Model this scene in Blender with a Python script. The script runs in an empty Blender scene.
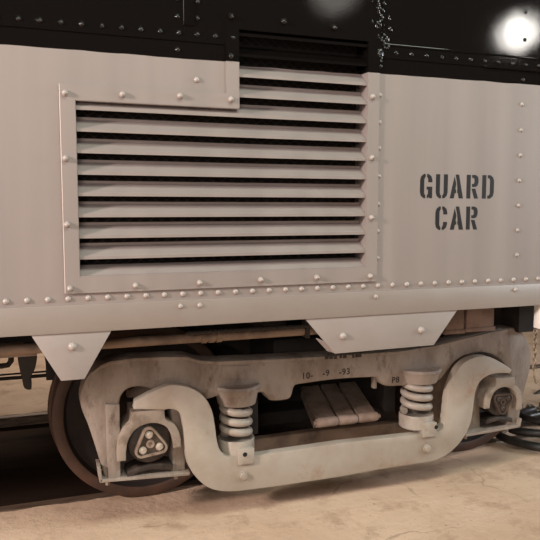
import bpy, bmesh, math, random
from mathutils import Vector, Matrix
random.seed(7)
sc = bpy.context.scene
C = sc.collection
PI = math.pi

# ------------------------------------------------------------------ camera
CAM = Vector((0.0, -2.6, 1.482))
FPX, PITCH, YAW = 660.0, 0.0920, 0.3384
FWD = Vector((math.sin(YAW)*math.cos(PITCH), math.cos(YAW)*math.cos(PITCH), -math.sin(PITCH)))
RGT = Vector((math.cos(YAW), -math.sin(YAW), 0.0))
UPV = RGT.cross(FWD)
cam = bpy.data.cameras.new('camera'); camo = bpy.data.objects.new('camera', cam); C.objects.link(camo)
cam.sensor_width = 36.0; cam.lens = FPX/540.0*36.0; cam.clip_start = 0.05; cam.clip_end = 200
M = Matrix((RGT, UPV, -FWD)).transposed().to_4x4(); M.translation = CAM
camo.matrix_world = M
sc.camera = camo

# ------------------------------------------------------------------ world, lights, exposure
w = bpy.data.worlds.new('hall_light'); sc.world = w; w.use_nodes = True
bg = w.node_tree.nodes['Background']
bg.inputs[0].default_value = (1.0, 0.84, 0.74, 1); bg.inputs[1].default_value = 0.08

def area(name, loc, target, sx, sy, power, col, shape='RECTANGLE'):
    l = bpy.data.lights.new(name, 'AREA'); l.shape = shape; l.size = sx; l.size_y = sy
    l.energy = power; l.color = col
    o = bpy.data.objects.new(name, l); C.objects.link(o); o.location = loc
    d = Vector(target) - Vector(loc)
    o.rotation_euler = d.to_track_quat('-Z', 'Y').to_euler()
    return o
area('doorway_daylight', (-5.0, -1.95, 3.0), (0.9, 0, 1.2), 0.5, 0.6, 500, (1.0, 0.86, 0.80))
area('front_fill_high', (1.2, -5.5, 5.8), (1.2, 0, 0.7), 5.0, 1.2, 45, (1.0, 0.88, 0.80))  # added soft front fill, unseen, high behind the camera
area('front_fill_low', (-2.2, -6.0, 2.5), (1.2, 0, 0.8), 2.2, 1.4, 115, (1.0, 0.88, 0.80))  # added fill behind the camera to lift truck and floor
area('overhead_hall_lamp', (1.4, -2.5, 4.7), (1.3, -0.2, 1.0), 3.6, 1.0, 150, (0.88, 1.0, 0.86))
area('side_door_daylight', (6.5, -1.5, 2.2), (2.4, 0.3, 0.7), 0.9, 1.4, 150, (0.86, 0.94, 1.0))
area('bay_lamp', (5.43, -4.0, 3.56), (2.2, 0, 2.2), 0.40, 0.40, 13, (1.0, 0.95, 0.88), 'DISK')
area('small_bay_lamp', (3.05, -4.0, 3.80), (1.2, 0, 2.2), 0.5, 0.4, 1.6, (1.0, 0.93, 0.85), 'DISK')
area('far_bay_lamp', (1.0, 6.0, 4.0), (0.6, 4.6, 0.0), 4.0, 1.2, 190, (1.0, 0.89, 0.76))

sc.view_settings.view_transform = 'Standard'; sc.view_settings.look = 'None'
sc.view_settings.exposure = 0.0; sc.view_settings.gamma = 1.0
sc.view_settings.use_curve_mapping = False

# ------------------------------------------------------------------ helpers
def s2l(c):
    c = c/255.0
    return c/12.92 if c <= 0.04045 else ((c+0.055)/1.055)**2.4
def rgb(r, g, b): return (s2l(r), s2l(g), s2l(b), 1.0)

def P(px, py, Y):
    """photo pixel -> world (x, z) on the vertical plane at depth Y"""
    v = FWD + RGT*((px-270)/FPX) - UPV*((py-270)/FPX)
    t = (Y - CAM.y)/v.y
    return (CAM.x + v.x*t, CAM.z + v.z*t)

def mat(name, col, rough=0.5, col2=None, scale=6.0, mix=(0.45, 0.65), metallic=0.0, bump=0.0, bscale=60.0,
        stretch=(1, 1, 1), col3=None, scale3=2.0, mix3=(0.55, 0.7), rough2=None, coat=0.0):
    m = bpy.data.materials.new(name); m.use_nodes = True
    nt = m.node_tree; N = nt.nodes; L = nt.links; b = N['Principled BSDF']
    b.inputs['Roughness'].default_value = rough; b.inputs['Metallic'].default_value = metallic
    b.inputs['Base Color'].default_value = col
    if coat: b.inputs['Coat Weight'].default_value = coat
    tc = N.new('ShaderNodeTexCoord'); mp = N.new('ShaderNodeMapping'); mp.inputs['Scale'].default_value = stretch
    L.new(tc.outputs['Object'], mp.inputs[0])
    def noise(sc_, det=6, rg=0.6):
        n = N.new('ShaderNodeTexNoise'); n.inputs['Scale'].default_value = sc_
        n.inputs['Detail'].default_value = det; n.inputs['Roughness'].default_value = rg
        L.new(mp.outputs[0], n.inputs['Vector']); return n
    def ramp(n, lo, hi):
        r = N.new('ShaderNodeMapRange'); r.inputs[1].default_value = lo; r.inputs[2].default_value = hi
        L.new(n.outputs[0], r.inputs[0]); return r
    cur = None
    if col2:
        r = ramp(noise(scale), *mix); mx = N.new('ShaderNodeMix'); mx.data_type = 'RGBA'
        mx.inputs[6].default_value = col; mx.inputs[7].default_value = col2
        L.new(r.outputs[0], mx.inputs[0]); cur = mx.outputs[2]
        if rough2 is not None:
            r2 = N.new('ShaderNodeMapRange'); r2.inputs[3].default_value = rough; r2.inputs[4].default_value = rough2
            L.new(r.outputs[0], r2.inputs[0]); L.new(r2.outputs[0], b.inputs['Roughness'])
    if col3:
        r = ramp(noise(scale3, 8, 0.7), *mix3); mx = N.new('ShaderNodeMix'); mx.data_type = 'RGBA'
        mx.inputs[7].default_value = col3
        if cur: L.new(cur, mx.inputs[6])
        else: mx.inputs[6].default_value = col
        L.new(r.outputs[0], mx.inputs[0]); cur = mx.outputs[2]
    if cur: L.new(cur, b.inputs['Base Color'])
    if bump:
        bp = N.new('ShaderNodeBump'); bp.inputs['Strength'].default_value = bump; bp.inputs['Distance'].default_value = 0.01
        n = noise(bscale, 5, 0.6); L.new(n.outputs[0], bp.inputs['Height']); L.new(bp.outputs[0], b.inputs['Normal'])
    return m

Z_PAINT = 2.067
def car_paint():
    """grey satin paint below, glossy black band above a painted line at Z_PAINT"""
    m = bpy.data.materials.new('car_paint'); m.use_nodes = True
    nt = m.node_tree; N = nt.nodes; L = nt.links; b = N['Principled BSDF']
    g = N.new('ShaderNodeNewGeometry'); sp = N.new('ShaderNodeSeparateXYZ'); L.new(g.outputs['Position'], sp.inputs[0])
    n = N.new('ShaderNodeTexNoise'); n.inputs['Scale'].default_value = 5.0; L.new(g.outputs['Position'], n.inputs['Vector'])
    a = N.new('ShaderNodeMath'); a.operation = 'MULTIPLY_ADD'; a.inputs[1].default_value = 0.012
    L.new(n.outputs[0], a.inputs[0]); L.new(sp.outputs['Z'], a.inputs[2])
    st = N.new('ShaderNodeMath'); st.operation = 'GREATER_THAN'; st.inputs[1].default_value = Z_PAINT+0.006
    L.new(a.outputs[0], st.inputs[0])
    # grey tone: vertical streaks + faint blotches
    mp = N.new('ShaderNodeMapping'); mp.inputs['Scale'].default_value = (9, 9, 0.5); L.new(g.outputs['Position'], mp.inputs[0])
    n2 = N.new('ShaderNodeTexNoise'); n2.inputs['Scale'].default_value = 1.0; n2.inputs['Detail'].default_value = 4
    L.new(mp.outputs[0], n2.inputs['Vector'])
    r2 = N.new('ShaderNodeMapRange'); r2.inputs[1].default_value = 0.3; r2.inputs[2].default_value = 0.7
    L.new(n2.outputs[0], r2.inputs[0])
    gm = N.new('ShaderNodeMix'); gm.data_type = 'RGBA'
    gm.inputs[6].default_value = rgb(133, 123, 120); gm.inputs[7].default_value = rgb(141, 130, 126)
    L.new(r2.outputs[0], gm.inputs[0])
    mx = N.new('ShaderNodeMix'); mx.data_type = 'RGBA'; mx.inputs[7].default_value = rgb(14, 11, 10)
    L.new(st.outputs[0], mx.inputs[0]); L.new(gm.outputs[2], mx.inputs[6]); L.new(mx.outputs[2], b.inputs['Base Color'])
    ro = N.new('ShaderNodeMix'); ro.data_type = 'FLOAT'
    rg = N.new('ShaderNodeMapRange'); rg.inputs[3].default_value = 0.36; rg.inputs[4].default_value = 0.46
    L.new(r2.outputs[0], rg.inputs[0])
    L.new(st.outputs[0], ro.inputs[0]); L.new(rg.outputs[0], ro.inputs[2]); ro.inputs[3].default_value = 0.05
    L.new(ro.outputs[0], b.inputs['Roughness'])
    # orange peel + slow waviness of the sheet
    n3 = N.new('ShaderNodeTexNoise'); n3.inputs['Scale'].default_value = 170; n3.inputs['Detail'].default_value = 3
    L.new(g.outputs['Position'], n3.inputs['Vector'])
    n4 = N.new('ShaderNodeTexNoise'); n4.inputs['Scale'].default_value = 3.5; n4.inputs['Detail'].default_value = 2
    L.new(g.outputs['Position'], n4.inputs['Vector'])
    ad = N.new('ShaderNodeMath'); ad.operation = 'MULTIPLY_ADD'; ad.inputs[1].default_value = 7.0
    L.new(n4.outputs[0], ad.inputs[0]); L.new(n3.outputs[0], ad.inputs[2])
    bp = N.new('ShaderNodeBump'); bp.inputs['Strength'].default_value = 0.020; bp.inputs['Distance'].default_value = 0.006
    L.new(ad.outputs[0], bp.inputs['Height']); L.new(bp.outputs[0], b.inputs['Normal'])
    return m

MT = {}
MT['car'] = car_paint()
MT['sill'] = mat('sill_grey_paint', rgb(143, 132, 126), 0.42, rgb(136, 123, 116), 2.5, (0.4, 0.75), bump=0.05, bscale=40)
MT['plate'] = mat('plate_grey_paint', rgb(150, 141, 138), 0.40, rgb(142, 133, 129), 3.0, (0.4, 0.75), bump=0.04, bscale=40)
MT['black'] = mat('stencil_black', rgb(16, 11, 10), 0.5)
MT['stencil'] = mat('faded_stencil_ink', rgb(44, 35, 30), 0.7, rgb(90, 75, 65), 60, (0.5, 0.8))
MT['dark'] = mat('dark_underframe', rgb(36, 29, 25), 0.8, rgb(20, 16, 14), 8)
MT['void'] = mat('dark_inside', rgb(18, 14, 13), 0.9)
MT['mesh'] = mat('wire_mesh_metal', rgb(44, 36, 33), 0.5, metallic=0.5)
MT['cast'] = mat('dusty_grey_casting', rgb(143, 131, 121), 0.6, rgb(112, 96, 85), 5.0, (0.42, 0.68), bump=0.35, bscale=26,
                 col3=rgb(80, 58, 46), scale3=7, mix3=(0.56, 0.74), stretch=(1.6, 1, 0.8))
MT['bar'] = mat('grey_painted_forging', rgb(160, 150, 139), 0.5, rgb(142, 128, 115), 4.0, (0.4, 0.7), bump=0.08, bscale=30,
                col3=rgb(138, 96, 66), scale3=5, mix3=(0.57, 0.78))
MT['spring'] = mat('grey_spring_paint', rgb(158, 148, 138), 0.45, rgb(138, 122, 110), 14, (0.45, 0.7), bump=0.05)
MT['box'] = mat('weathered_box_casting', rgb(142, 128, 116), 0.6, rgb(92, 76, 65), 12, (0.5, 0.75), bump=0.25, bscale=50)
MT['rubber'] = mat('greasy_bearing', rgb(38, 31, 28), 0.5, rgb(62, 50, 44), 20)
MT['cover'] = mat('bearing_cap_metal', rgb(140, 122, 108), 0.5, rgb(96, 78, 66), 25, (0.45, 0.7), bump=0.1)
MT['coverdark'] = mat('dark_bearing_cap', rgb(74, 60, 52), 0.45, rgb(44, 36, 32), 25, (0.4, 0.7), bump=0.1)
MT['bolt'] = mat('bolt_head', rgb(186, 174, 162), 0.4, rgb(150, 134, 120), 40)
MT['rust'] = mat('rusty_wheel', rgb(74, 49, 35), 0.65, rgb(46, 31, 24), 7, (0.4, 0.7), bump=0.15, bscale=40)
MT['rustplate'] = mat('wheel_plate_dark', rgb(32, 21, 16), 0.85, rgb(22, 15, 12), 8, bump=0.15)
MT['tread'] = mat('worn_tread_steel', rgb(120, 92, 70), 0.45, rgb(88, 62, 46), 9, metallic=0.3)
MT['pipe'] = mat('dusty_pipe', rgb(128, 108, 92), 0.6, rgb(96, 78, 66), 9, bump=0.1)
MT['leaf'] = mat('dusty_leaf_spring', rgb(158, 138, 124), 0.65, rgb(130, 110, 97), 10, bump=0.2)
MT['pink'] = mat('primer_box', rgb(122, 100, 90), 0.6, rgb(92, 72, 63), 8, bump=0.1)
MT['hose'] = mat('black_rubber_hose', rgb(34, 31, 30), 0.42, rgb(56, 50, 46), 14)
MT['chain'] = mat('steel_chain', rgb(150, 134, 118), 0.45, rgb(90, 74, 62), 30, metallic=0.3)
MT['white'] = mat('white_step_paint', rgb(226, 220, 214), 0.45, rgb(206, 198, 190), 6)
MT['rail'] = mat('rail_steel', rgb(112, 92, 78), 0.45, rgb(74, 56, 45), 6, metallic=0.3, bump=0.15, stretch=(1, 6, 6))
MT['concrete'] = mat('dusty_concrete', rgb(198, 170, 146), 0.85, rgb(178, 148, 124), 1.6, (0.4, 0.7), bump=0.7, bscale=20,
                     col3=rgb(140, 110, 88), scale3=4.0, mix3=(0.52, 0.76))
def add_cracks(m, scale, col, width, strength):
    nt = m.node_tree; N = nt.nodes; L = nt.links; b = N['Principled BSDF']
    tc = N.new('ShaderNodeTexCoord'); nz = N.new('ShaderNodeTexNoise'); nz.inputs['Scale'].default_value = 3.0; nz.inputs['Detail'].default_value = 6
    L.new(tc.outputs['Object'], nz.inputs['Vector'])
    mx = N.new('ShaderNodeMix'); mx.data_type = 'VECTOR'; mx.inputs[0].default_value = 0.25
    L.new(tc.outputs['Object'], mx.inputs[4]); L.new(nz.outputs['Color'], mx.inputs[5])
    v = N.new('ShaderNodeTexVoronoi'); v.feature = 'DISTANCE_TO_EDGE'; v.inputs['Scale'].default_value = scale
    L.new(mx.outputs[1], v.inputs['Vector'])
    r = N.new('ShaderNodeMapRange'); r.inputs[1].default_value = 0.0; r.inputs[2].default_value = width; r.inputs[3].default_value = strength; r.inputs[4].default_value = 0.0
    L.new(v.outputs['Distance'], r.inputs[0])
    # keep only broken stretches of crack
    n2 = N.new('ShaderNodeTexNoise'); n2.inputs['Scale'].default_value = 2.3; L.new(tc.outputs['Object'], n2.inputs['Vector'])
    r2 = N.new('ShaderNodeMapRange'); r2.inputs[1].default_value = 0.48; r2.inputs[2].default_value = 0.6; L.new(n2.outputs[0], r2.inputs[0])
    mu = N.new('ShaderNodeMath'); mu.operation = 'MULTIPLY'; L.new(r.outputs[0], mu.inputs[0]); L.new(r2.outputs[0], mu.inputs[1])
    # dark specks
    sp = N.new('ShaderNodeTexNoise'); sp.inputs['Scale'].default_value = 38; sp.inputs['Detail'].default_value = 3; L.new(tc.outputs['Object'], sp.inputs['Vector'])
    r3 = N.new('ShaderNodeMapRange'); r3.inputs[1].default_value = 0.66; r3.inputs[2].default_value = 0.74; r3.inputs[4].default_value = 0.55; L.new(sp.outputs[0], r3.inputs[0])
    ma = N.new('ShaderNodeMath'); ma.operation = 'MAXIMUM'; L.new(mu.outputs[0], ma.inputs[0]); L.new(r3.outputs[0], ma.inputs[1])
    src = b.inputs['Base Color'].links[0].from_socket
    m2 = N.new('ShaderNodeMix'); m2.data_type = 'RGBA'; m2.inputs[7].default_value = col
    L.new(ma.outputs[0], m2.inputs[0]); L.new(src, m2.inputs[6]); L.new(m2.outputs[2], b.inputs['Base Color'])
add_cracks(MT['concrete'], 1.7, rgb(110, 84, 66), 0.010, 0.5)
MT['pit'] = mat('oily_track_bed', rgb(58, 43, 34), 0.8, rgb(38, 28, 23), 3, bump=0.4, bscale=25, stretch=(0.4, 1.5, 1))
MT['pit'].node_tree.nodes['Principled BSDF'].inputs['Specular IOR Level'].default_value = 0.1
MT['pit'].node_tree.nodes['Principled BSDF'].inputs['Roughness'].default_value = 1.0
MT['wall'] = mat('hall_wall_paint', rgb(170, 150, 130), 0.9, rgb(158, 138, 120), 2)

def link(name, me, m, parent=None):
    o = bpy.data.objects.new(name, me); C.objects.link(o)
    if m is not None and len(me.materials) == 0: me.materials.append(MT[m] if isinstance(m, str) else m)
    if parent is not None:
        o.parent = parent
        pl = parent.location.copy(); pp = parent.parent
        while pp is not None: pl = pl + Vector((0, 0, 0)); pp = None
        if parent.type == 'EMPTY': o.matrix_parent_inverse = Matrix.Translation(-pl)
    return o
def fin(name, bm, m, parent=None, smooth=35):
    bmesh.ops.recalc_face_normals(bm, faces=bm.faces[:])
    me = bpy.data.meshes.new(name); bm.to_mesh(me); bm.free()
    if smooth:
        for p in me.polygons: p.use_smooth = True
        me.set_sharp_from_angle(angle=math.radians(smooth))
    return link(name, me, m, parent)
def thing(name, label, cat, loc, group=None):
    o = bpy.data.objects.new(name, None); C.objects.link(o); o.location = loc; o.empty_display_size = 0.1
    o['label'] = label; o['category'] = cat
    if group: o['group'] = group
    return o
def tag(o, label, cat, group=None):
    o['label'] = label; o['category'] = cat
    if group: o['group'] = group
    return o

def box(bm, x0, x1, y0, y1, z0, z1, bev=0.0):
    vs = [bm.verts.new((x, y, z)) for x in (x0, x1) for y in (y0, y1) for z in (z0, z1)]
    fs = []
    for q in ((0, 1, 3, 2), (4, 6, 7, 5), (0, 4, 5, 1), (2, 3, 7, 6), (0, 2, 6, 4), (1, 5, 7, 3)):
        fs.append(bm.faces.new([vs[i] for i in q]))
    if bev:
        es = list({e for f in fs for e in f.edges})
        bmesh.ops.bevel(bm, geom=es, offset=bev, segments=2, profile=0.5, affect='EDGES')
def area2(p): return sum(p[i][0]*p[(i+1) % len(p)][1]-p[(i+1) % len(p)][0]*p[i][1] for i in range(len(p)))/2
def inset(p, d):
    n = len(p); out = []
    for i in range(n):
        a = Vector(p[i-1]); b = Vector(p[i]); c = Vector(p[(i+1) % n])
        t1 = (b-a).normalized(); t2 = (c-b).normalized()
        n1 = Vector((-t1.y, t1.x)); n2 = Vector((-t2.y, t2.x))
        k = (n1+n2); l = k.length
        if l < 1e-4: out.append(tuple(b)); continue
        k /= l; out.append(tuple(b+k*(d/max(0.4, k.dot(n1)))))
    return out
def prism(bm, poly, y0, y1, bev=0.006):
    """poly in (x,z); y0 front, y1 back; rounded front edge"""
    if area2(poly) < 0: poly = poly[::-1]
    rings = []
    if bev:
        rings = [(inset(poly, bev), y0), (inset(poly, bev*0.3), y0+bev*0.3), (poly, y0+bev), (poly, y1-bev), (inset(poly, bev), y1)]
    else: rings = [(poly, y0), (poly, y1)]
    vr = [[bm.verts.new((x, y, z)) for x, z in r] for r, y in rings]
    n = len(poly)
    for a, b in zip(vr[:-1], vr[1:]):
        for i in range(n):
            bm.faces.new((a[i], a[(i+1) % n], b[(i+1) % n], b[i]))
    bm.faces.new(vr[0][::-1]); bm.faces.new(vr[-1])
def spline(pts, k=5):
    """closed Catmull-Rom; a point given as (x,z,'c') stays a corner"""
    n = len(pts); out = []
    for i in range(n):
        p1 = pts[i]; p2 = pts[(i+1) % n]
        p0 = pts[i-1] if len(p1) < 3 else p1
        p3 = pts[(i+2) % n] if len(p2) < 3 else p2
        for s in range(k):
            t = s/k
            o = []
            for j in (0, 1):
                a, b, c, d = p0[j], p1[j], p2[j], p3[j]
                o.append(0.5*(2*b+(c-a)*t+(2*a-5*b+4*c-d)*t*t+(3*b-a-3*c+d)*t**3))
            out.append(tuple(o))
    return out
def PP(pts, Y):
    r = []
    for p in pts:
        q = P(p[0], p[1], Y); r.append(q if len(p) < 3 else (q[0], q[1], 'c'))
    return r
def tube(bm, pts, r, seg=10, closed=False):
    pts = [Vector(p) for p in pts]; n = len(pts); rings = []
    prev = None
    for i, p in enumerate(pts):
        if closed: t = pts[(i+1) % n]-pts[i-1]
        else: t = pts[min(i+1, n-1)]-pts[max(i-1, 0)]
        t.normalize()
        if prev is None:
            a = Vector((0, 0, 1)) if abs(t.z) < 0.9 else Vector((1, 0, 0))
            u = t.cross(a).normalized()
        else:
            u = (prev-t*prev.dot(t)).normalized()
        prev = u; v = t.cross(u)
        rr = r[i] if isinstance(r, (list, tuple)) else r
        rings.append([bm.verts.new(p+(u*math.cos(2*PI*k/seg)+v*math.sin(2*PI*k/seg))*rr) for k in range(seg)])
    m = n if closed else n-1
    for i in range(m):
        a, b = rings[i], rings[(i+1) % n]
        for k in range(seg): bm.faces.new((a[k], a[(k+1) % seg], b[(k+1) % seg], b[k]))
    if not closed:
        bm.faces.new(rings[0][::-1]); bm.faces.new(rings[-1])
def lathe(bm, prof, cx, cz, seg=48, axis='Y', cy=0.0):
    """prof: (radius, along).  axis Y: around (cx,cz); axis Z: around (cx,cy)"""
    rings = []
    for r, a in prof:
        if r < 1e-6:
            v = bm.verts.new((cx, a, cz) if axis == 'Y' else (cx, cy, a)); rings.append([v]); continue
        ring = []
        for k in range(seg):
            c, s = math.cos(2*PI*k/seg)*r, math.sin(2*PI*k/seg)*r
            ring.append(bm.verts.new((cx+c, a, cz+s) if axis == 'Y' else (cx+c, cy+s, a)))
        rings.append(ring)
    for a, b in zip(rings[:-1], rings[1:]):
        for k in range(seg):
            if len(a) == 1 and len(b) == 1: continue
            if len(a) == 1: bm.faces.new((a[0], b[k], b[(k+1) % seg]))
            elif len(b) == 1: bm.faces.new((a[k], a[(k+1) % seg], b[0]))
            else: bm.faces.new((a[k], a[(k+1) % seg], b[(k+1) % seg], b[k]))
def dome_mesh(name, r, h, m):
    bm = bmesh.new()
    prof = [(r, 0.0)]+[(r*math.cos(t), -h*math.sin(t)) for t in (0.35, 0.75, 1.15)]+[(0, -h)]
    lathe(bm, prof, 0, 0, 12)
    bmesh.ops.recalc_face_normals(bm, faces=bm.faces[:])
    me = bpy.data.meshes.new(name); bm.to_mesh(me); bm.free()
    for p in me.polygons: p.use_smooth = True
    me.materials.append(MT[m]); return me
def put(name, me, loc, parent):
    o = bpy.data.objects.new(name, me); C.objects.link(o); o.parent = parent
    if parent.type == 'EMPTY': o.matrix_parent_inverse = Matrix.Translation(-parent.location)
    o.location = loc; return o
def hexbolt_mesh(name, r, h, m):
    bm = bmesh.new()
    lathe(bm, [(r*1.45, 0), (r*1.45, -h*0.25), (r*1.02, -h*0.25), (r*1.0, -h*0.9), (r*0.8, -h), (0, -h)], 0, 0, 12)
    bmesh.ops.recalc_face_normals(bm, faces=bm.faces[:])
    me = bpy.data.meshes.new(name); bm.to_mesh(me); bm.free(); me.materials.append(MT[m]); return me

# ------------------------------------------------------------------ setting: floor, track bed, far wall
def struct(name, bm, m):
    o = fin(name, bm, m, None, 30); o['kind'] = 'structure'; return o
def slab(x0, x1, y0, y1, z0, z1, nx, ragged=None):
    """slab with an uneven edge on the y1 (ragged=1) or y0 (ragged=0) side"""
    bm = bmesh.new(); top = []; bot = []
    for i in range(nx+1):
        x = x0+(x1-x0)*i/nx
        j = random.uniform(-0.010, 0.006)
        a = y0+(j if ragged == 0 else 0); b = y1+(j if ragged == 1 else 0)
        top.append((bm.verts.new((x, a, z1)), bm.verts.new((x, b, z1))))
        bot.append((bm.verts.new((x, a, z0)), bm.verts.new((x, b, z0))))
    for i in range(nx):
        (a, b), (c, d) = top[i], top[i+1]; (e, f), (g, h) = bot[i], bot[i+1]
        bm.faces.new((a, c, d, b)); bm.faces.new((e, f, h, g)); bm.faces.new((a, e, g, c)); bm.faces.new((b, d, h, f))
    (a, b), (e, f) = top[0], bot[0]; bm.faces.new((a, b, f, e))
    (a, b), (e, f) = top[-1], bot[-1]; bm.faces.new((a, e, f, b))
    return bm
Y_G0, Y_G1 = 0.855, 2.345
struct('floor', slab(-8, 10, -8, Y_G0-0.075, -0.3, 0.0, 360, 1), 'concrete')
struct('floor_far', slab(-8, 10, Y_G1+0.075, 9.5, -0.3, 0.0, 360, 0), 'concrete')
bm = bmesh.new(); box(bm, -8, 10, Y_G0-0.075, Y_G1+0.075, -0.3, -0.075); struct('floor_track_bed', bm, 'pit')
bm = bmesh.new(); box(bm, 2.78, 10, Y_G0+0.06, Y_G1-0.06, -0.075, -0.002); struct('floor_crossing', bm, 'concrete')
bm = bmesh.new(); box(bm, -8, 10, 9.5, 9.7, -0.3, 5.0); struct('wall_back', bm, 'wall')

def rail(y0, y1, label):
    bm = bmesh.new()
    yc = (y0+y1)/2; s = 1
    prof = [(y0, -0.045), (y0, -0.008), (y0+0.008, 0.0), (y1-0.008, 0.0), (y1, -0.008), (y1, -0.045), (yc+0.01, -0.055),
            (yc+0.01, -0.0745), (yc-0.01, -0.0745), (yc-0.01, -0.055)]
    a = [bm.verts.new((-8, y, z)) for y, z in prof]; b = [bm.verts.new((10, y, z)) for y, z in prof]
    n = len(prof)
    for i in range(n): bm.faces.new((a[i], a[(i+1) % n], b[(i+1) % n], b[i]))
    bm.faces.new(a); bm.faces.new(b[::-1])
    return tag(fin('rail', bm, 'rail', None, 30), label, 'rail', 'rails sunk in the concrete floor')
rail(Y_G0-0.073, Y_G0, 'rusty steel rail set flush in the concrete under the nearer wheels')
rail(Y_G1, Y_G1+0.073, 'rusty steel rail on the far side of the dark track bed')

# ------------------------------------------------------------------ rail car
car = thing('rail_car', 'grey and black riveted rail car stencilled GUARD CAR with a large louvred vent', 'rail car', (1.4, 1.5, 0))
X0, X1 = -7.0, 3.05          # car body ends just outside the frame on the right
Z_SILL_T, Z_SILL_B = 1.1175, 1.0105
Z_LAP = 2.132               # lower edge of the upper black sheet
# louvre opening (L shaped)
LX0, LX1, LXI = 0.146, 1.359, 0.780
LZ0, LZ1, LZI = 1.226, 1.885, 2.196
def strip_panel(rects, y0, y1):
    bm = bmesh.new()
    for (a, b, c, d) in rects: box(bm, a, b, y0, y1, c, d)
    return bm
# lower sheet with the opening left free
pan = fin('side_panel', strip_panel([
    (X0, LX0, Z_SILL_T-0.004, Z_LAP+0.03), (LX1, X1, Z_SILL_T-0.004, Z_LAP+0.03),
    (LX0, LX1, Z_SILL_T-0.004, LZ0), (LX0, LXI, LZ1, Z_LAP+0.03)], 0.0, 0.012), 'car', car)
upp = fin('upper_panel', strip_panel([
    (X0, LXI-0.053, Z_LAP, 3.4), (LXI-0.053, 1.416, LZI+0.03, 3.4), (1.416, X1, Z_LAP, 3.4)], -0.005, 0.012), 'car', car)
bm = bmesh.new(); box(bm, X0, X1, -0.004, 0.03, Z_SILL_B, Z_SILL_T, 0.002); sill = fin('side_sill', bm, 'sill', car)
bm = bmesh.new(); box(bm, X0, X1, 0.16, 3.0, 1.04, 3.4); fin('body_shell', bm, 'void', car)
bm = bmesh.new(); box(bm, X0, X1, 0.012, 0.16, Z_SILL_B+0.012, 1.05); fin('sill_return', bm, 'dark', car)
bm = bmesh.new(); box(bm, X1-0.01, X1, 0.012, 3.0, 1.05, 3.4); fin('end_panel', bm, 'car', car)
# lap strip edge along the bottom rivet row (thin sheet edge) and vertical batten
bm = bmesh.new(); box(bm, 0.557, 0.600, -0.012, -0.004, 2.193, 3.4, 0.001); fin('batten', bm, 'car', car)
# horizontal drip mould on right upper panel
bm = bmesh.new(); box(bm, 1.43, X1, -0.011, -0.004, 2.185, 2.193, 0.002); fin('drip_moulding', bm, 'car', car)
bm = bmesh.new(); box(bm, 1.95, X1, -0.014, -0.004, 2.128, 2.136, 0.002); fin('drip_moulding', bm, 'car', car)

MT['rivet'] = mat('rivet_grey_paint', rgb(158, 148, 143), 0.26)
riv = dome_mesh('rivet', 0.0115, 0.010, 'rivet'); rivg = dome_mesh('rivet_column', 0.0098, 0.009, 'rivet'); rivb = dome_mesh('rivet_small', 0.0095, 0.008, 'car')
rivs = dome_mesh('rivet_sill', 0.0105, 0.009, 'rivet')
def rv(me, x, z, y, par): return put('rivet', me, (x, y, z), par)
for i in range(-1, 34): rv(riv if abs(i) % 13 else riv, -0.044+0.0735*i, 1.1425, 0.0, pan)
for i in range(-1, 12):  rv(rivb, -0.042+0.0727*i, 2.161, -0.005, upp)
for i in range(0, 15):  rv(rivb, 1.495+0.0765*i, 2.158, -0.005, upp)
for k in range(7): rv(rivg, 2.176, 1.262+0.1187*k, 0.0, pan)
rv(rivb, 2.176, 2.089, 0.0, pan)
for z in (2.27, 2.396, 2.515): rv(rivb, 2.176, z, -0.005, upp)
rv(rivs, 2.172, 1.094, -0.004, sill); rv(rivs, 1.414, 1.094, -0.004, sill)
for x in (0.534, 0.613): rv(rivs, x, 1.105-0.011, -0.004, sill)
for z in (2.222, 2.287): rv(rivb, 0.534, z, -0.005, upp)
rv(rivb, 0.534, 2.098, 0.0, pan)
for z in (2.222, 2.285): rv(rivb, 0.613, z, -0.005, upp)
x, z = P(196.7, 79.8, 0); rv(riv, x, z, 0.0, pan)
for py in (66, 95, 122, 148, 176, 204, 231, 258):
    x, z = P(377.8, py, 0); rv(rivb if py < 70 else rivg, 1.421, z, 0.0, pan)

# louvre: frame, slats, backing mesh
F = -0.010; FB = 0.0
bm = bmesh.new()
for (a, b, c, d) in [(0.093, LX0, 1.163, 1.941), (LX0, 1.414, 1.163, LZ0), (LX1, 1.414, LZ0, 2.25), (LX0, LXI, LZ1, 1.941),
                     (0.728, LXI, 1.941, 2.25), (LXI, LX1, LZI, 2.25)]:
    box(bm, a, b, F, FB+0.0005, c, d)
bmesh.ops.remove_doubles(bm, verts=bm.verts[:], dist=0.0001)
frame = fin('louver_frame', bm, 'car', car, 30)
MT['edge'] = mat('worn_edge_glint', rgb(206, 192, 184), 0.35)  # glint of the worn frame edge, put into the colour of an added bead
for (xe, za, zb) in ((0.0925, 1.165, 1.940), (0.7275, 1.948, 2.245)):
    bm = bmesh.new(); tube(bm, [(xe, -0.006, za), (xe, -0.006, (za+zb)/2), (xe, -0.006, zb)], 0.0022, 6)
    fin('added_edge_bead', bm, 'edge' if xe < 0.5 else 'car', frame, 60)
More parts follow.
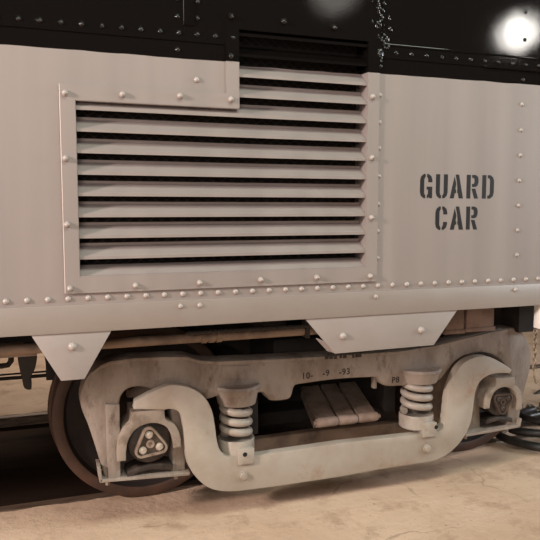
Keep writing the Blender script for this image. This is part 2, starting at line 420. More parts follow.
# reveal (inner walls of the opening)
bm = bmesh.new(); t = 0.004; R1 = 0.10
e = 0.002
for (a, b, c, d) in [(LX0-t, LX0+e, LZ0, LZ1), (LX1-e, LX1+t, LZ0, LZI), (LX0, LX1, LZ0-t, LZ0+e), (LX0, LXI, LZ1-e, LZ1+t), (LXI-t, LXI+e, LZ1, LZI), (LXI, LX1, LZI-e, LZI+t)]:
    box(bm, a, b, F+0.0012, R1, c, d)
fin('reveal', bm, 'car', frame, 30)
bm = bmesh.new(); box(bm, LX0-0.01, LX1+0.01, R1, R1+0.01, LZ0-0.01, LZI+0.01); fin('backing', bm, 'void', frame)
def slat_mesh(xa, xb, z, name='slat'):
    """outward-sloping blade with a short vertical front lip and a back flange"""
    bm = bmesh.new()
    prof = [(-0.003, z), (-0.003, z+0.011), (0.050, z+0.050), (0.050, z+0.060), (0.054, z+0.060), (0.054, z+0.048), (0.001, z+0.008), (0.001, z)]
    a = [bm.verts.new((xa, y, q)) for y, q in prof]; b = [bm.verts.new((xb, y, q)) for y, q in prof]
    n = len(prof)
    for i in range(n): bm.faces.new((a[i], a[(i+1) % n], b[(i+1) % n], b[i]))
    bm.faces.new(a); bm.faces.new(b[::-1])
    return fin(name, bm, 'car', frame, 30)
PITCHZ = 0.0800
for k in range(8): slat_mesh(LX0+0.003, LX1-0.003, 1.291+PITCHZ*k)
for k in range(8, 12): slat_mesh(LXI+0.003, LX1-0.003, 1.291+PITCHZ*k)
bm = bmesh.new(); box(bm, LX0+0.001, LX1-0.001, 0.0, 0.004, LZ0, LZ0+0.004)
prof = [(0.0, LZ0+0.001), (0.05, LZ0+0.040), (0.054, LZ0+0.040), (0.004, LZ0+0.001)]
a = [bm.verts.new((LX0+0.001, y, q)) for y, q in prof]; b = [bm.verts.new((LX1-0.001, y, q)) for y, q in prof]
for i in range(4): bm.faces.new((a[i], a[(i+1) % 4], b[(i+1) % 4], b[i]))
bm.faces.new(a); bm.faces.new(b[::-1]); fin('slat', bm, 'car', frame, 30)
# wire mesh behind the slats
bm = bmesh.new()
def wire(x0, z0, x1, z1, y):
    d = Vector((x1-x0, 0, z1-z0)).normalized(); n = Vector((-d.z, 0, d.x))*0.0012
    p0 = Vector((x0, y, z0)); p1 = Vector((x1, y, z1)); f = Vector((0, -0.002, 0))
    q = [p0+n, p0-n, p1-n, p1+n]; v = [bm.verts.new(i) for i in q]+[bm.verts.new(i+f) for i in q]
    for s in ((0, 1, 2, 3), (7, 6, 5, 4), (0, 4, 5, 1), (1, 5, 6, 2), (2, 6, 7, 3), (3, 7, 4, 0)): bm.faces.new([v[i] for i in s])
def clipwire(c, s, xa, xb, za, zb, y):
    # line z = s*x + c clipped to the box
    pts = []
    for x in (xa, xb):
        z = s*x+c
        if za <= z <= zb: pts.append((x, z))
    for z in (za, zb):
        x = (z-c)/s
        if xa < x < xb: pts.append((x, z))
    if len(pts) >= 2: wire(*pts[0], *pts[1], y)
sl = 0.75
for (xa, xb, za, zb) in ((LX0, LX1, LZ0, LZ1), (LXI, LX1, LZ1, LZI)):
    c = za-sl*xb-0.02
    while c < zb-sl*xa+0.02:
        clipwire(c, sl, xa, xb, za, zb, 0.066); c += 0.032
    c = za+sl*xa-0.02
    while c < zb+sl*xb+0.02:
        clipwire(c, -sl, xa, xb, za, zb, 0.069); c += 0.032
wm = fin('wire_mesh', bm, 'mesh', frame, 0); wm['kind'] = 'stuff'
fb = dome_mesh('frame_bolt', 0.0120, 0.018, 'rivet'); fbk = dome_mesh('frame_bolt_black', 0.0120, 0.018, 'car')
for (px, py) in [(65, 93), (122.5, 94.5), (180, 96), (231, 99.5), (65.5, 158.5), (67, 224.5), (70, 288.5), (135.7, 285.5), (199.7, 282.6),
                 (260.7, 279.6), (316.7, 277.3), (370, 276), (372.5, 96.8), (371.8, 157.7), (371.3, 217.5), (231, 17), (283.5, 22), (334, 28), (230.8, 56.5)]:
    x, z = P(px, py, F); put('bolt', fb if z < Z_PAINT else fbk, (x, F, z), frame)
# rough weld bead with drips of black paint on the vertical seam
bm = bmesh.new()
for k in range(70):
    z = 2.10+0.42*random.random(); x = 1.418+random.gauss(0, 0.014)*(0.4+0.9*(z > 2.16))
    r = random.uniform(0.004, 0.012)
    bmesh.ops.create_icosphere(bm, subdivisions=1, radius=r, matrix=Matrix.Translation((x, -0.006, z)) @ Matrix.Diagonal((1, 0.7, random.uniform(0.8, 2.2), 1)))
box(bm, 1.424, 1.430, -0.010, -0.004, 2.19, 3.4)
fin('weld_bead', bm, 'car', car, 60)
bm = bmesh.new(); box(bm, 1.4165, 1.4195, -0.003, 0.0005, 1.165, 2.12); fin('seam_strip', bm, 'car', car)

# trapezoid cover plates under the sill
pb = dome_mesh('plate_bolt', 0.0165, 0.016, 'rivet')
def plate(poly, bolts, lip=None):
    bm = bmesh.new(); prism(bm, poly, 0.002, 0.010, 0.001)
    if lip:
        (a, b) = lip
        box(bm, min(a[0], b[0])-0.002, min(a[0], b[0])+0.002, 0.008, 0.04, 0.98, 0.985)
    o = fin('cover_plate', bm, 'plate', car, 30)
    for (px, py) in bolts:
        x, z = P(px, py, 0.002); put('bolt', pb, (x, 0.002, z), o)
    return o
plate([(-0.036, Z_SILL_B+0.002), (0.262, Z_SILL_B+0.002), (0.154, 0.827), (0.068, 0.827)], [(72.5, 346.5)])
plate([(1.075, Z_SILL_B+0.002), (1.850, Z_SILL_B+0.002), (1.724, 0.852), (1.219, 0.848)], [(343, 336), (421, 330)])
# bent return flange on the left edge of the wide plate
bm = bmesh.new()
v = [bm.verts.new(p) for p in ((1.170, 0.010, 0.902), (1.219, 0.010, 0.850), (1.205, 0.055, 0.850), (1.150, 0.055, 0.910))]
v2 = [bm.verts.new(p.co+Vector((0.0025, 0, 0.0025))) for p in v]
bm.faces.new(v); bm.faces.new(v2[::-1])
for i in range(4): bm.faces.new((v[i], v2[i], v2[(i+1) % 4], v[(i+1) % 4]))
fin('plate_return', bm, 'plate', car, 0)

# stencilled letters
Lh = [(.44, 1), (.3, 1), (.08, .9), (0, .75), (0, .25), (.08, .1), (.3, 0), (.44, 0), (.44, .13), (.40, .14), (.34, .22), (.34, .78), (.40, .86), (.44, .87)]
RT = [(.56, 1), (.7, 1), (.92, .9), (1, .75), (1, .66), (.66, .66), (.66, .78), (.6, .86), (.56, .87)]
RB = [(x, 1-z) for x, z in RT]
STEM = [(0, 0), (.34, 0), (.34, 1), (0, 1)]
GL = {
 'G': [Lh, RT, [(.54, .48), (1, .48), (1, 0), (.80, 0), (.72, .05), (.60, .0), (.56, .0), (.56, .13), (.62, .15), (.66, .22), (.66, .36), (.54, .36)]],
 'C': [Lh, RT, RB],
 'U': [[(0, 1), (.34, 1), (.34, .22), (.40, .14), (.45, .13), (.45, 0), (.3, 0), (.08, .1), (0, .25)],
       [(1, 1), (.66, 1), (.66, .22), (.60, .14), (.55, .13), (.55, 0), (.7, 0), (.92, .1), (1, .25)]],
 'A': [[(0, 0), (.30, 0), (.37, .22), (.47, .22), (.47, .37), (.41, .37), (.47, .62), (.33, .93)],
       [(.40, 1), (.66, 1), (1, 0), (.67, 0), (.61, .22), (.55, .22), (.55, .37), (.57, .37), (.52, .66)]],
 'R': [STEM, [(.45, 1), (.75, 1), (.95, .92), (1, .80), (1, .66), (.9, .54), (.75, .49), (.45, .49), (.45, .62), (.6, .62), (.66, .68), (.66, .8), (.6, .87), (.45, .87)],
       [(.42, .42), (.74, .42), (1, 0), (.66, 0)]],
 'D': [STEM, [(.46, 1), (.7, 1), (.92, .9), (1, .75), (1, .25), (.92, .1), (.7, 0), (.46, 0), (.46, .13), (.6, .14), (.66, .22), (.66, .78), (.6, .86), (.46, .87)]]}
def letter(ch, xa, xb, za, zb, y=0.0):
    bm = bmesh.new()
    for poly in GL[ch]: prism(bm, [(xa+(xb-xa)*u, za+(zb-za)*v_) for u, v_ in poly], y-0.0006, y+0.0002, 0)
    o = fin('letter', bm, 'black', pan, 0); o['label'] = 'black stencilled letter '+ch; return o
for ch, xa, xb in (('G', 1.631, 1.695), ('U', 1.714, 1.777), ('A', 1.789, 1.861), ('R', 1.879, 1.944), ('D', 1.965, 2.031)):
    letter(ch, xa, xb, 1.531, 1.640)
for ch, xa, xb in (('C', 1.715, 1.778), ('A', 1.794, 1.866), ('R', 1.881, 1.944)):
    letter(ch, xa, xb, 1.387, 1.494)

# under-floor gear fixed to the car
def part_tube(name, pts, r, m, seg=12, par=car):
    bm = bmesh.new(); tube(bm, pts, r, seg); return fin(name, bm, m, par, 50)
pz = P(200, 337.5, 0.30)[1]
bp = part_tube('brake_pipe', [(-7, 0.30, pz), (2.0, 0.30, pz)], 0.023, 'pipe')
for x in (0.70, 0.735, 0.77, 1.32):
    part_tube('pipe_coupling', [(x-0.012, 0.30, pz), (x+0.012, 0.30, pz)], 0.028, 'pipe', par=bp)
x, z = P(298, 340, 0.30)
bm = bmesh.new(); box(bm, 1.19, 1.215, 0.272, 0.328, pz-0.032, 1.04, 0.004); fin('pipe_bracket', bm, 'dark', car)
# corrugated conduit just under the sill
bm = bmesh.new(); n = 120
cz = P(270, 328, 0.2)[1]
tube(bm, [(0.6+0.7*i/n, 0.20, cz) for i in range(n+1)], [0.008 if i % 4 < 2 else 0.0105 for i in range(n+1)], 8); fin('corrugated_conduit', bm, 'dark', car, 30)
# angle bar and cross gear at the left
xl, zl = P(37, 352, 0.35)
bm = bmesh.new()
prism(bm, [(-3.0, zl), (xl, zl), (xl-0.05, zl+0.05), (-3.0, zl+0.05)], 0.30, 0.345, 0.002)
box(bm, -3.0, xl, 0.30, 0.42, zl-0.006, zl+0.0)
fin('angle_bar', bm, 'pipe', car, 30)
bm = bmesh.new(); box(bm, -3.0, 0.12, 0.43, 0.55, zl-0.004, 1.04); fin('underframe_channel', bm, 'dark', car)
bm = bmesh.new()
prism(bm, spline(PP([(19, 352), (36, 352), (35, 367), (31, 375), (31.5, 387), (24.5, 386), (22, 376), (19.5, 366)], 0.40), 3), 0.36, 0.44, 0.006)
fin('drop_bracket', bm, 'dark', car, 40)
for (py, r, Y) in ((375, 0.006, 1.6), (379, 0.011, 1.5)):
    x0, z0 = P(0, py, Y); x1, z1 = P(60, py-3.5, Y)
    k = (z1-z0)/(x1-x0)
    part_tube('brake_rod', [(-3, Y, z0-k*0+0.0), (x1+0.4, Y, z0)], r, 'dark')
q = [P(*p, 0.9) for p in ((-20, 366), (2, 366), (8, 365), (11, 361), (11.5, 352), (11.5, 340))]
part_tube('hanger_hook', [(x, 0.9, z) for x, z in q], 0.014, 'dark')
# boxes above the right wheel
for (pa, pb_) in (((446, 312), (464, 333)), ((467, 309), (494, 330))):
    Y = 0.22
    (xa, za), (xb, zb) = P(*pa, Y), P(*pb_, Y)
    bm = bmesh.new(); box(bm, xa, xb, Y, Y+0.14, zb, 1.03, 0.006); o = fin('equipment_box', bm, 'pink', car)
    bm = bmesh.new(); box(bm, xa-0.006, xb+0.006, Y-0.004, Y+0.02, zb-0.002, zb+0.02, 0.003); fin('box_flange', bm, 'pink', o)
bm = bmesh.new(); box(bm, 0.02, 2.5, 1.02, 1.10, 0.58, 1.04); fin('gap_blocker', bm, 'dark', car)  # added dark box shutting out the lit far floor above the truck
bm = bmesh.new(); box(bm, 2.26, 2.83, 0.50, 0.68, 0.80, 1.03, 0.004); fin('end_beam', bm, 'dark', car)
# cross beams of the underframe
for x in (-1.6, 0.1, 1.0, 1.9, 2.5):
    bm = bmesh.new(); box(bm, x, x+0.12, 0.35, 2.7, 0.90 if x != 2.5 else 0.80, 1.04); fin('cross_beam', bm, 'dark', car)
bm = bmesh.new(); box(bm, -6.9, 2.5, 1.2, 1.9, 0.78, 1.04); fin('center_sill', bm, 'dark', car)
# white step hanger at the car end
xa, za = P(538.6, 329, 0.02)
bm = bmesh.new(); box(bm, xa, xa+0.12, 0.0, 0.06, za, Z_SILL_B, 0.006); fin('step_hanger', bm, 'white', car)

# ------------------------------------------------------------------ truck
truck = thing('wheel_truck', 'dusty grey two-axle rail truck with equalizer bar and coil springs under the car', 'rail truck', (1.43, 1.6, 0))
YF = 0.38        # front of the side frame
YE = 0.32        # front of the equalizer bar
RW = 0.4537; ZAX = RW; XW = (0.490, 2.43)

def wheel_mesh(sgn):
    bm = bmesh.new(); y = 0.0
    prof = [(0.0, -0.02), (0.10, -0.02), (0.115, 0.02), (0.17, 0.075), (0.30, 0.055), (0.385, 0.038), (0.398, 0.004), (0.405, 0.0), (RW-0.012, 0.0), (RW-0.003, 0.004), (RW, 0.012),
            (RW, 0.120), (RW, 0.142), (RW+0.012, 0.148), (RW+0.016, 0.156), (RW+0.012, 0.166), (0.40, 0.168), (0.38, 0.135), (0.30, 0.10), (0.15, 0.16), (0.0, 0.16)]
    lathe(bm, [(r, a*sgn) for r, a in prof], 0, 0, 72)
    bmesh.ops.recalc_face_normals(bm, faces=bm.faces[:])
    me = bpy.data.meshes.new('wheel'); bm.to_mesh(me); bm.free()
    me.materials.append(MT['rust']); me.materials.append(MT['rustplate'])
    for p in me.polygons:
        p.use_smooth = True
        rr = math.hypot(p.center.x, p.center.z)
        if rr < 0.397: p.material_index = 1  # plate and hub inside the rim are coloured darker
    me.set_sharp_from_angle(angle=math.radians(30)); return me
wn, wf = wheel_mesh(1), wheel_mesh(-1)
for x in XW:
    put('wheel', wn, (x, 0.714, ZAX+0.001), truck); put('wheel', wf, (x, 2.486, ZAX+0.001), truck)
    bm = bmesh.new(); tube(bm, [(x, 0.45, ZAX), (x, 2.75, ZAX)], 0.075, 20); fin('axle', bm, 'rustplate', truck, 40)

# side frame outline (traced, on its own plane)
fo = [(80, 397), (83, 384), (89, 374), (96, 367), (105, 361.5), (118, 358), (134, 356.5), (165, 355.5), (186, 355), (198, 358.5), (216, 359.8), (280, 357.2),
      (333, 354), (400, 349.5), (435.6, 343.7), (469, 335.6), (491, 330), (509.6, 327.4), (519.5, 330), (526.5, 337), (530.8, 348), (532, 358.5), (530, 373),
      (524.4, 395), (519, 424, 'c'), (507, 427.5, 'c'), (508.5, 405), (509.5, 384), (507.5, 370), (500, 359.5), (488, 353.5), (475, 353.5), (463, 357),
      (454, 364), (446, 374), (442, 379), (438, 382, 'c'), (414, 385), (400, 386.5), (387, 386.5), (381.5, 383), (378, 377.5, 'c'), (340, 379.5), (302, 384.5), (295, 387), (292.5, 395),
      (288, 400), (272, 401.3), (267, 397), (263, 393, 'c'), (220, 396, 'c'), (206, 400), (196, 398), (187, 410, 'c'), (186, 472, 'c'), (172, 474, 'c'), (171, 418), (166, 402), (156, 392), (141, 387.5),
      (129, 389), (122.5, 395), (119.8, 405), (120, 440), (120.7, 479, 'c'), (106, 482.6, 'c'), (97, 452), (88.5, 426), (82, 410)]
bm = bmesh.new(); prism(bm, spline(PP(fo, YF), 4), YF, YF+0.11, 0.016)
sf = fin('side_frame', bm, 'cast', truck, 40)
# raised rib on the left pedestal leg and flange along the top
bm = bmesh.new(); prism(bm, PP([(105.5, 404), (119.5, 404.5), (120.5, 479), (108, 481.5)], YF-0.012), YF-0.016, YF+0.02, 0.004); fin('pedestal_rib', bm, 'cast', sf, 40)
bm = bmesh.new()
ln = [(92, 372), (100, 365), (110, 360.8), (134, 357.5), (165, 356.5), (186, 356.3), (198, 359.8), (216, 361), (280, 358.5), (333, 355.3), (400, 350.8), (435.6, 345), (469, 337), (491, 331.5), (507, 329)]
tube(bm, [(P(*p, YF)[0], YF+0.05, P(*p, YF)[1]-0.004) for p in ln], 0.0, 4) if False else None
pts = PP(ln, YF)
prism(bm, pts+[(x, z-0.016) for x, z in pts[::-1]], YF-0.010, YF+0.03, 0.003)
fin('top_flange', bm, 'cast', sf, 40)
# shallow boss panel over the left spring
bm = bmesh.new(); prism(bm, PP([(222, 366), (250, 365), (250, 378), (222, 380)], YF), YF-0.006, YF+0.01, 0.003); fin('boss', bm, 'cast', sf, 40)
# far side pedestal leg of the right opening
bm = bmesh.new(); prism(bm, PP([(466, 366), (478, 362), (479, 430), (467, 433)], YF+0.04), YF+0.03, YF+0.11, 0.005); fin('pedestal_leg', bm, 'cast', sf, 40)
# spring caps projecting from the frame
def cap(px0, px1, py0, py1):
    (xa, za), (xb, zb) = P(px0, py0, YF), P(px1, py1, YF)
    cx = (xa+xb)/2; r = (xb-xa)/2; bm = bmesh.new()
    lathe(bm, [(0, za), (r*1.02, za), (r*1.08, za-0.012), (r*0.98, za-0.03), (r*0.86, zb), (0, zb)], cx, 0, 32, 'Z', YF+0.035)
    fin('spring_cap', bm, 'cast', truck, 40)
cap(217, 260, 387, 402); cap(403, 440, 370, 380)

# equalizer bar
eo = [(134, 409.5, 'c'), (135.2, 401.5, 'c'), (145, 396), (156, 390.5), (165, 386.5), (174, 385), (189, 387.4), (203, 395.5), (211.5, 409), (215, 425), (217, 440), (220, 450), (226, 456), (236, 457.3, 'c'),
      (260, 455, 'c'), (340, 443.2, 'c'), (417, 434.8, 'c'), (435, 432.6), (443, 427.5), (446, 415), (448, 397), (452, 382), (460, 367), (472, 358.3), (487.4, 356.5), (502, 363), (512, 370, 'c'), (510, 373.5, 'c'),
      (500, 373.5), (490, 375), (481, 381), (476, 391), (473.5, 408), (470.5, 424), (463, 439), (450.4, 452.5), (435.6, 460.3), (417, 463.8, 'c'), (380, 469.6, 'c'), (340, 477, 'c'), (280, 486, 'c'), (238, 491.5, 'c'),
      (223, 491.5), (209, 488), (196.7, 478), (188.5, 465), (185.5, 448), (184, 430), (182, 418), (178, 411.5), (171, 409.2), (165, 410, 'c')]
bm = bmesh.new(); prism(bm, spline(PP(eo, YE), 4), YE, YE+0.055, 0.005)
eq = fin('equalizer_bar', bm, 'bar', truck, 40)
# its twin behind the springs; grime and dimmer light put into a darker colour
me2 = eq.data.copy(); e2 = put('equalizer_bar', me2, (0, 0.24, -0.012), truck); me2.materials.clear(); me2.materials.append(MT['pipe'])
hb = hexbolt_mesh('bar_bolt', 0.017, 0.016, 'bar')
for px, py in ((243, 475.7), (427, 448.5)):
    x, z = P(px, py, YE); put('bolt', hb, (x, YE, z), eq)

# coil springs with seats
def coil(cx, zt, zb, R, r, turns):
    bm = bmesh.new(); n = int(turns*26); pts = []
    yc = YF+0.035
    for i in range(n+1):
        t = i/n; a = -PI*0.6+2*PI*turns*t
        pts.append((cx+R*math.cos(a), yc+R*math.sin(a), zt+(zb-zt)*t))
    tube(bm, pts, r, 10)
    o = fin('coil_spring', bm, 'spring', truck, 60)
    bm = bmesh.new(); lathe(bm, [(0, zt), (R*0.62, zt), (R*0.62, zb), (0, zb)], cx, 0, 20, 'Z', yc); fin('dark_gap_core', bm, 'rubber', o, 40)  # added dark core paints in the shade between the coils
    return o
def seat(cx, zt, R, hole):
    bm = bmesh.new(); yc = YF+0.035
    lathe(bm, [(0, zt-0.008), (R*0.8, zt-0.008), (R*0.98, zt), (R, zt-0.006), (R, zt-0.07), (R*0.9, zt-0.078), (0, zt-0.078)], cx, 0, 32, 'Z', yc)
    s = fin('spring_seat', bm, 'spring', truck, 40)
    bm = bmesh.new(); box(bm, cx-0.02, cx+0.06, YE-0.014, yc, zt-0.105, zt-0.03, 0.004); fin('seat_clip', bm, 'spring', s)
    bm = bmesh.new(); lathe(bm, [(0.011, 0), (0.011, -0.002), (0, -0.002)], 0, 0, 12); o = fin('clip_hole', bm, 'void', s, 0)
    o.location = (cx+hole, YE-0.0135, zt-0.055)
sx1, sx2 = 0.885, 1.897
coil(sx1, 0.562, 0.382, 0.063, 0.0195, 3.7); seat(sx1, 0.377, 0.090, 0.012)
coil(sx2, 0.590, 0.402, 0.068, 0.0195, 3.78); seat(sx2, 0.392, 0.092, 0.055)

# journal boxes
cb = hexbolt_mesh('cap_bolt', 0.0125, 0.012, 'bolt')
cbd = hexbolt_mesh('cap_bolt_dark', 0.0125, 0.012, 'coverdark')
def tri(cx, cz, R, rot, rr):
    out = []
    for k in range(3):
        a = rot+2*PI*k/3; px, pz_ = cx+R*math.cos(a), cz+R*math.sin(a)
        for s in range(-4, 5):
            b = a+s*(PI/3)/4; out.append((px+rr*math.cos(b), pz_+rr*math.sin(b)))
    return out
def journal(cx, cz, rot, dark, side, S=1.0):
    yb = YE+0.01
    def q(dx, dz): return (cx+side*dx*S, cz+dz*S)
    outer = [q(-.150, -.062), q(-.150, -.01), q(-.140, .045), q(-.115, .088), q(-.088, .110), q(-.084, .160), q(.066, .162), q(.070, .112), q(.112, .082), q(.136, .030), q(.140, -.03)]
    inner = [q(.104, -.03), q(.098, .022), (q(.075, .070)), q(.035, .094), q(-.015, .098), q(-.065, .078), q(-.098, .035), q(-.110, -.015), q(-.112, -.062)]
    ring = outer+inner
    for ci in (0, 5, 6, 10, 11, 19): ring[ci] = ring[ci]+('c',)
    bm = bmesh.new(); prism(bm, spline(ring, 3), yb, YF+0.12, 0.006)
    j = fin('journal_box', bm, 'box', truck, 35)
    bm = bmesh.new(); lathe(bm, [(0, yb+0.035), (0.075*S, yb+0.03), (0.097*S, yb+0.04), (0.100*S, yb+0.06), (0.100*S, 0.62)], cx, cz, 40); fin('bearing', bm, 'rubber', j, 40)
    # lower saddle
    sd = [q(-.105, -.155), q(-.105, -.125), q(-.06, -.110), q(0, -.104), q(.06, -.108), q(.105, -.118), q(.105, -.145), q(.05, -.135), q(0, -.130), q(-.05, -.138)]
    bm = bmesh.new(); prism(bm, sd, yb+0.03, YF+0.09, 0.004); fin('saddle', bm, 'rubber', j, 40)
    # triangular end cap with raised rim
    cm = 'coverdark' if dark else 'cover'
    bm = bmesh.new()
    o_ = tri(cx, cz, 0.052*S, rot, 0.030*S); i_ = tri(cx, cz, 0.050*S, rot, 0.020*S)
    prism(bm, o_, yb+0.013, yb+0.045, 0.004)
    fr = [[bm.verts.new((x, y, z)) for x, z in ring] for ring, y in ((o_, yb+0.013), (inset(o_, 0.002), yb+0.0), (inset(i_, -0.001), yb+0.0), (i_, yb+0.013))]
    n = len(o_)
    for a_, b_ in zip(fr[:-1], fr[1:]):
        for i in range(n): bm.faces.new((a_[i], a_[(i+1) % n], b_[(i+1) % n], b_[i]))
    fin('end_cap', bm, cm, j, 40)
    bm = bmesh.new(); prism(bm, i_, yb+0.0115, yb+0.014, 0); fin('cap_recess', bm, 'coverdark', j, 0)  # recess floor coloured darker than the raised rim
    for k in range(3):
        a = rot+2*PI*k/3; o = put('bolt', cbd if dark else cb, (cx+0.044*S*math.cos(a), yb+0.012, cz+0.044*S*math.sin(a)), j)
    bm = bmesh.new(); lathe(bm, [(0.02, yb+0.012), (0.018, yb+0.004), (0.011, yb+0.004), (0.009, yb+0.011), (0, yb+0.011)], cx, cz, 16); fin('grease_plug', bm, cm, j, 40)
    return j
jx1, jz1 = P(150.5, 444, YE+0.02); jx2, jz2 = P(502.5, 402, YE+0.02)
journal(jx1, jz1, math.radians(97), False, 1); journal(jx2, jz2, math.radians(-93), True, -1, 0.86)
# pedestal tie bars
def tie(pa, pb_, lipx):
    Y = YF-0.03
    (xa, za), (xb, zb) = P(*pa, Y), P(*pb_, Y)
    bm = bmesh.new(); prism(bm, [(xa, za), (xb, zb), (xb, zb-0.014), (xa, za-0.014)], Y, Y+0.13, 0.002)
    if lipx: prism(bm, [(xa-0.002, za-0.01), (xa+0.012, za-0.01), (xa+0.004, za+0.06), (xa-0.010, za+0.062)], Y, Y+0.10, 0.002)
    else: prism(bm, [(xb-0.010, zb-0.01), (xb+0.004, zb-0.01), (xb+0.012, zb+0.035), (xb, zb+0.035)], Y, Y+0.10, 0.002)
    t = fin('pedestal_tie_bar', bm, 'cast', truck, 30)
    for f_ in (0.09, 0.86):
        x = xa+(xb-xa)*f_; z = za+(zb-za)*f_
        bm = bmesh.new(); tube(bm, [(x, Y+0.05, z-0.045), (x, Y+0.05, z)], 0.010, 6); fin('tie_bolt', bm, 'cast', t, 0)
tie((100, 480), (190, 472.5), True); tie((466, 434.5), (520, 425), False)

# leaf-spring bundle between the springs: three sloping plates rolled over an eye bar
Yl0, Yl1 = 0.46, 0.95
fx = [P(px, py, Yl0) for px, py in ((316.5, 424), (338, 420.5), (357.5, 417.8), (378, 415.5))]
bx_ = [P(px, py, Yl1) for px, py in ((300, 390), (320, 388), (338, 386), (357, 384))]
zf = sum(z for _, z in fx)/4; zb_ = sum(z for _, z in bx_)/4
leafroot = None
for k in range(3):
    xa, xb = fx[k][0]+0.005, fx[k+1][0]-0.010; xc, xd = bx_[k][0]+0.006, bx_[k+1][0]-0.014
    bm = bmesh.new()
    top = [(xa, Yl0, zf+0.012), (xb, Yl0, zf+0.012), (xd, Yl1, zb_+0.02), (xc, Yl1, zb_+0.02)]
    v = [bm.verts.new(p) for p in top]; v2 = [bm.verts.new((p[0], p[1]+0.004, p[2]-0.016)) for p in top]
    bm.faces.new(v); bm.faces.new(v2[::-1])
    for i in range(4): bm.faces.new((v[i], v2[i], v2[(i+1) % 4], v[(i+1) % 4]))
    fin('leaf_spring', bm, 'leaf', truck, 30)
    bm = bmesh.new(); tube(bm, [(xa-0.006, Yl0, zf), (xa+0.008, Yl0, zf), (xb-0.008, Yl0, zf), (xb+0.004, Yl0, zf)], [0.022, 0.026, 0.026, 0.022], 16); fin('spring_eye', bm, 'leaf', truck, 40)
    # second layer of leaves beneath
    bm = bmesh.new()
    top = [(xa+0.004, Yl0+0.06, zf-0.018), (xb-0.004, Yl0+0.06, zf-0.018), (xd, Yl1, zb_-0.012), (xc, Yl1, zb_-0.012)]
    v = [bm.verts.new(p) for p in top]; v2 = [bm.verts.new((p[0], p[1]+0.004, p[2]-0.03)) for p in top]
    bm.faces.new(v); bm.faces.new(v2[::-1])
    for i in range(4): bm.faces.new((v[i], v2[i], v2[(i+1) % 4], v[(i+1) % 4]))
    fin('lower_leaf', bm, 'leaf', truck, 30)
part_tube('eye_pin', [(fx[0][0]-0.012, Yl0, zf), (fx[3][0]+0.010, Yl0, zf)], 0.012, 'leaf', par=truck)
# bolster and spring plank
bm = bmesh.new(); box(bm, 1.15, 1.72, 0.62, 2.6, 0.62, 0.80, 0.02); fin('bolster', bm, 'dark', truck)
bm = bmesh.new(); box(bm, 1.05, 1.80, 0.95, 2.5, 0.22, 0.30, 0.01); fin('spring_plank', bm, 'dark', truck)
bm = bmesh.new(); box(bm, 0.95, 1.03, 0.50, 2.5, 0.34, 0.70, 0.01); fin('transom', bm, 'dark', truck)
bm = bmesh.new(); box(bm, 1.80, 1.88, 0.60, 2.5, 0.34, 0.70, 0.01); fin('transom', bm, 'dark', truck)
bm = bmesh.new(); box(bm, 0.9, 1.95, 1.12, 1.2, 0.25, 0.62, 0.01); fin('leak_blocker', bm, 'dark', truck)  # added dark box stopping a light leak from behind the truck
# bracket under the frame notch
bm = bmesh.new(); x, z = P(374, 386, YF+0.06)
box(bm, x-0.008, x+0.012, YF+0.05, YF+0.08, z-0.012, z+0.05, 0.003); fin('hanger_lug', bm, 'cast', truck)
# far side frame, seen only as a dark shape under the car
f2 = put('side_frame', sf.data, (0, 2.30, 0), truck)

# stencilled dates on the side frame
def text(body, pa, h, Y, rot=0.0, m='stencil'):
    cu = bpy.data.curves.new('stencil_marking', 'FONT'); cu.body = body; cu.size = h/0.70; cu.extrude = 0.0004; cu.offset = 0.0011; cu.space_character = 1.1
    tmp = bpy.data.objects.new('tmp', cu); C.objects.link(tmp)
    bpy.context.view_layer.update()
    me = bpy.data.meshes.new_from_object(tmp.evaluated_get(bpy.context.evaluated_depsgraph_get()))
    bpy.data.objects.remove(tmp); bpy.data.curves.remove(cu)
    x, z = P(*pa, Y)
    R = Matrix.Translation((x, Y, z)) @ Matrix.Rotation(rot, 4, 'Y') @ Matrix.Rotation(PI/2, 4, 'X')
    me.transform(R); me.materials.clear()
    o = link('stencil_marking', me, m, sf); return o
text('10-', (301.5, 379), 0.031, YF-0.0004); text('-9', (322.5, 376.2), 0.031, YF-0.0004); text('-93', (339, 375), 0.031, YF-0.0004)
text('P8', (391.5, 383), 0.031, YF-0.0004, 0.0)

bm = bmesh.new()
for pa, pb_ in (((325, 354.6), (328.5, 359)), ((329.3, 354.4), (333, 358.8)), ((334, 355), (337, 358.8)), ((339.5, 354.2), (342, 358)), ((342.8, 354), (346.5, 358)), ((352, 353), (354.5, 357.6)), ((355.2, 353), (361.5, 357))):
    (xa, za), (xb, zb) = P(*pa, YF-0.010), P(*pb_, YF-0.010)
    box(bm, xa, xb, YF-0.0106, YF-0.0099, zb, za)
fin('smudged_stencil', bm, 'stencil', sf, 0)['kind'] = 'stuff'

# ------------------------------------------------------------------ hoses, chain and cable by the right wheel
def loop(cx, cy, rx, ry, z, a0, a1, r, tilt, label, seed):
    rnd = random.Random(seed); ph = rnd.uniform(0, 6); n = 64; pts = []
    for i in range(n+1):
        a = a0+(a1-a0)*i/n
        k = 1+0.05*math.sin(3*a+ph)
        pts.append((cx+rx*k*math.cos(a), cy+ry*k*math.sin(a), z+r+0.004*math.sin(2*a+ph)+0.014+tilt*(i/n)))
    bm = bmesh.new(); tube(bm, pts, r, 10)
    return tag(fin('rubber_hose', bm, 'hose', None, 60), label, 'hose', 'black hoses coiled by the right wheel')
loop(3.14, 0.70, 0.41, 0.27, 0.0, 0.3, 2*PI+0.1, 0.026, 0.0, 'outermost black hose loop lying on the concrete by the right wheel', 1)
loop(3.18, 0.70, 0.38, 0.21, 0.060, 1.0, 2*PI+0.9, 0.026, 0.0, 'black hose loop resting on the outermost coil by the right wheel', 2)
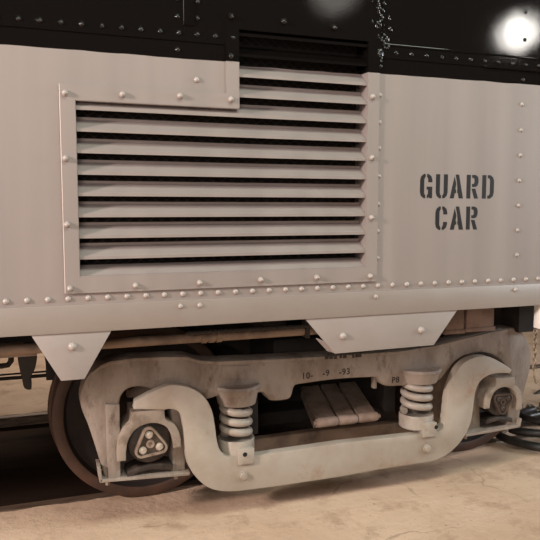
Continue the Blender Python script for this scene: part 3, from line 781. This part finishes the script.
loop(3.24, 0.70, 0.38, 0.17, 0.120, 2.0, 2*PI+1.8, 0.024, 0.02, 'topmost thin black hose loop of the coil by the right wheel', 3)

def chain_link_mesh():
    bm = bmesh.new(); pts = []
    for k in range(14):
        a = 2*PI*k/14; pts.append((0.009*math.cos(a), 0, 0.017*math.sin(a)))
    tube(bm, pts, 0.0035, 6, True)
    bmesh.ops.recalc_face_normals(bm, faces=bm.faces[:])
    me = bpy.data.meshes.new('link'); bm.to_mesh(me); bm.free()
    for p in me.polygons: p.use_smooth = True
    me.materials.append(MT['chain']); return me
lm = chain_link_mesh()
Yc = 0.10
xt, zt = P(535.5, 326, Yc); xb, zb = P(534, 367, Yc)
ch = thing('chain', 'thin rusty steel chain hanging below the car sill', 'chain', (xb, Yc, zb))
n = int((1.0-zb)/0.026)
for k in range(n):
    o = put('link', lm, (xt+(xb-xt)*k/n, Yc, zb+0.026*k), ch); o.rotation_euler = (0, 0, (PI/2)*(k % 2)+0.3)
bm = bmesh.new(); hx = P(535, 373, Yc)
tube(bm, [(xb, Yc, zb-0.01), (xb+0.004, Yc, zb-0.05), (xb+0.014, Yc, zb-0.085), (xb+0.030, Yc, zb-0.09), (xb+0.036, Yc, zb-0.065)], 0.005, 8); fin('hook', bm, 'chain', ch, 60)
fc = thing('chain', 'pale steel chain heaped on the floor behind the black hoses', 'chain', (3.55, 1.35, 0))
rnd = random.Random(5)
for k in range(70):
    t = k/70
    o = put('link', lm, (3.18+0.62*t+rnd.uniform(-.02, .02), 1.22+0.10*math.sin(9*t)+rnd.uniform(-.03, .03), 0.014+rnd.uniform(0, 0.035)), fc)
    o.rotation_euler = (rnd.uniform(0.9, 1.6), rnd.uniform(-.5, .5), rnd.uniform(0, 6)); o.scale = (1.5, 1.5, 1.5)
bm = bmesh.new(); q = [(522, 402), (527, 400), (533, 396), (540, 391), (552, 384)]
tube(bm, [(P(*p, 1.6)[0], 1.6, P(*p, 1.6)[1]) for p in q], 0.012, 8)
o = fin('cable', bm, 'hose', None, 60); tag(o, 'thin black cable rising to the right behind the side frame', 'cable')
